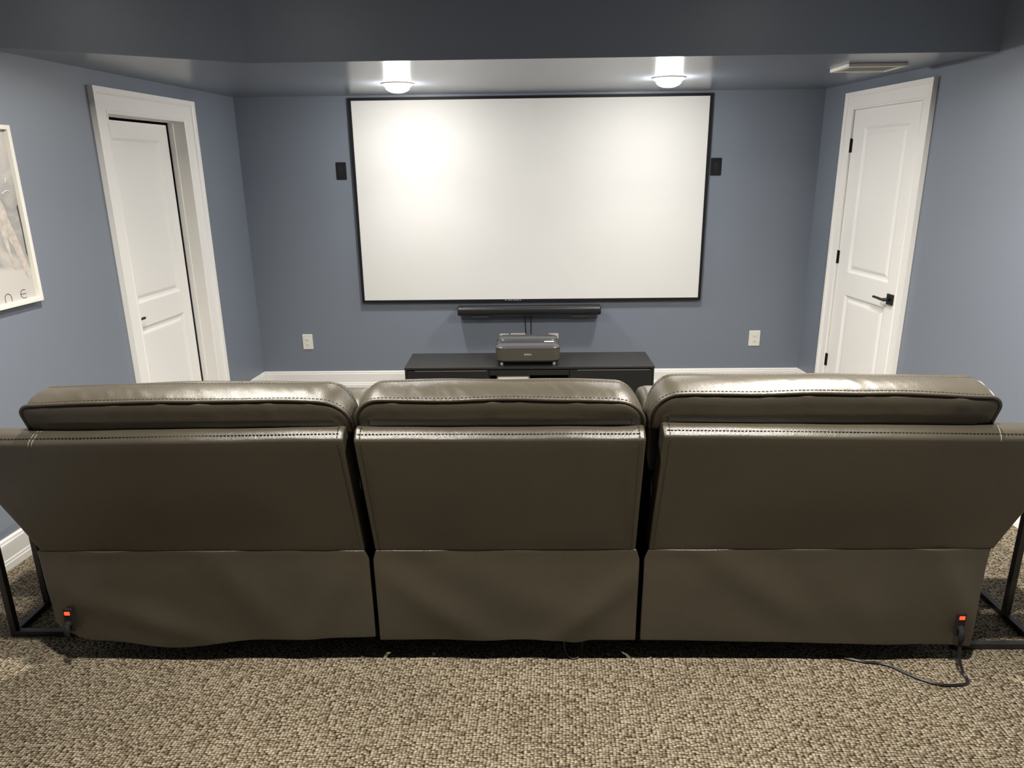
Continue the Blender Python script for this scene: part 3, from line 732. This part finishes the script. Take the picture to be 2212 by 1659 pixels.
for x in (-1.45, -.55, .39, 1.36):
    for y in (2.42, 3.0):
        bm = bmesh.new(); lathe(bm, [(.022, 0), (.028, .062)], (x, y, 0), 16); from_bm('foot', bm, 'black_matte', sofa, smooth=True)
# lit rocker switches, each with its plug
def power_switch(x, z, plug):
    b = boxes('power_socket', [((x - .016, 2.232, z - .075), (x + .016, 2.243, z + .018))], 'black_matte', sofa, bev=.004)
    boxes('rocker_switch', [((x - .0095, 2.2295, z - .006), (x + .0095, 2.234, z + .0075))], 'switch_glow', b, bev=.0015)
    bm = bmesh.new()
    tube(bm, [(x, 2.234, z - .040), (x - .001, 2.216, z - .041)], [.013, .012], 12)
    tube(bm, [(x - .001, 2.218, z - .034), (x - .002, 2.214, z - .070), (x - .002, 2.216, z - .105)], [.012, .010, .005], 10)
    from_bm('plug', bm, 'black_matte', b, smooth=True)
power_switch(-1.659, .224, True)
power_switch(1.536, .202, True)

# ------------------------------------------------------------------ power cord looping out on the carpet
cd = [(1.534, 2.2145, .104), (1.533, 2.205, .060), (1.540, 2.185, .020), (1.543, 2.160, .0058), (1.530, 2.138, .0052), (1.492, 2.130, .0052), (1.440, 2.130, .0052), (1.395, 2.150, .0052), (1.350, 2.185, .0052),
      (1.315, 2.225, .0052), (1.275, 2.245, .0052), (1.225, 2.252, .0052), (1.185, 2.268, .0052), (1.14, 2.283, .0052)]
path = smooth_path(cd, 12)
bm = bmesh.new()
for s in (-1, 1):
    off = []
    for i, p in enumerate(path):
        t = (path[min(i + 1, len(path) - 1)] - path[max(i - 1, 0)]); t.z = 0
        nrm = Vector((-t.y, t.x, 0)); nrm = nrm.normalized() if nrm.length > 1e-5 else Vector((1, 0, 0))
        off.append(p + s * .0026 * nrm)
    tube(bm, off, .0031, 8)
pc = from_bm('power_cable', bm, 'cord', smooth=True, loc=(1.44, 2.13, 0))
tag(pc, 'black twin power cord looping from the right end of the sofa onto the carpet', 'cord')
bm = bmesh.new()
tube(bm, smooth_path([(.135, 2.300, .072), (.140, 2.285, .03), (.160, 2.272, .0055), (.186, 2.276, .0055), (.200, 2.30, .02), (.21, 2.32, .072)], 8), .0032, 8)
lp = from_bm('hanging_cable', bm, 'cord', smooth=True, loc=(.16, 2.28, 0))
tag(lp, 'thin black cable loop sagging to the carpet under the middle seat', 'cable')
# two scraps lying in the shade under the sofa
def scrap(x, y, pts, label):
    bm = bmesh.new()
    for (a, b, c) in pts:
        bmesh.ops.create_icosphere(bm, subdivisions=1, radius=c, matrix=Matrix.Translation((x + a, y + b, c * .9)))
    tag(from_bm('lint_scrap', bm, 'lint', loc=(x, y, 0)), label, 'scrap', 'scraps under the sofa')
scrap(-.352, 2.300, [(0, 0, .005), (.006, .003, .004), (-.005, .004, .0035), (.002, -.005, .004), (.008, -.004, .003)], 'round tuft of pale fluff lying under the left part of the middle seat')
scrap(.300, 2.298, [(-.006, .006, .0024), (-.003, .003, .0026), (0, 0, .0026), (.003, -.003, .0024), (.006, -.006, .002)], 'thin slanted pale scrap lying under the right part of the middle seat')

# ------------------------------------------------------------------ slim metal side tables
def side_table(x_out, x_in, y0, y1, yleg, label):
    o = empty('side_table', (x_out, y0, 0), label, 'side table', 'dark metal side tables at the sofa ends')
    b = .024; d = 1 if x_in > x_out else -1
    xo0, xo1 = sorted((x_out, x_out + d * b))
    X0, X1 = sorted((x_out, x_in))
    boxes('base_bar', [((X0, y0, 0), (X1, y0 + b, b))], 'black_metal', o, bev=.0015)
    boxes('base_bar', [((X0, y1 - b, 0), (X1, y1, b))], 'black_metal', o, bev=.0015)
    boxes('base_bar', [((xo0, y0 + b, 0), (xo1, y1 - b, b))], 'black_metal', o, bev=.0015)
    for y in (y0, yleg):
        boxes('upright', [((xo0, y, b), (xo1, y + b, .640))], 'black_metal', o, bev=.0015)
    boxes('top_frame', [((xo0, y0, .640), (xo1, y1, .664)), ((X0, y0, .640), (X1, y0 + b, .664)), ((X0, y1 - b, .640), (X1, y1, .664))], 'black_metal', o)
    boxes('tabletop', [((X0 - .002, y0 - .002, .664), (X1 + .002, y1 + .002, .682))], 'table_top', o, bev=.002)
    return o
side_table(-2.032, -1.735, 2.408, 2.86, 2.612, 'slim dark metal side table at the left end of the sofa')
side_table(1.918, 1.590, 2.328, 2.80, 2.516, 'slim dark metal side table at the right end of the sofa')

# ------------------------------------------------------------------ world, camera, colour
w = bpy.data.worlds.new('world'); SC.world = w; w.use_nodes = True
w.node_tree.nodes['Background'].inputs['Color'].default_value = (0.02, 0.02, 0.022, 1)
w.node_tree.nodes['Background'].inputs['Strength'].default_value = 0.3
cam = bpy.data.cameras.new('camera'); cam.sensor_width = 36; cam.lens = F_PX * 36 / 2212; cam.clip_start = .05; cam.clip_end = 60
co = bpy.data.objects.new('camera', cam); COL.objects.link(co)
cp, sp, cy, sy = math.cos(PITCH), math.sin(PITCH), math.cos(YAW), math.sin(YAW)
fwd = Vector((sy * cp, cy * cp, -sp)); r0 = Vector((cy, -sy, 0)); u0 = r0.cross(fwd)
rgt = math.cos(ROLL) * r0 + math.sin(ROLL) * u0; upv = -math.sin(ROLL) * r0 + math.cos(ROLL) * u0
co.matrix_world = Matrix(((rgt.x, upv.x, -fwd.x, 0), (rgt.y, upv.y, -fwd.y, 0), (rgt.z, upv.z, -fwd.z, EYE), (0, 0, 0, 1)))
SC.camera = co
vs = SC.view_settings
SC.display_settings.display_device = 'sRGB'
vs.view_transform = 'Standard'; vs.look = 'None'; vs.gamma = 1.0; vs.exposure = 0.6; vs.use_curve_mapping = False
SC.cycles.use_denoising = True
SC.cycles.max_bounces = 10; SC.cycles.diffuse_bounces = 6; SC.cycles.glossy_bounces = 4
SC.cycles.sample_clamp_indirect = 8
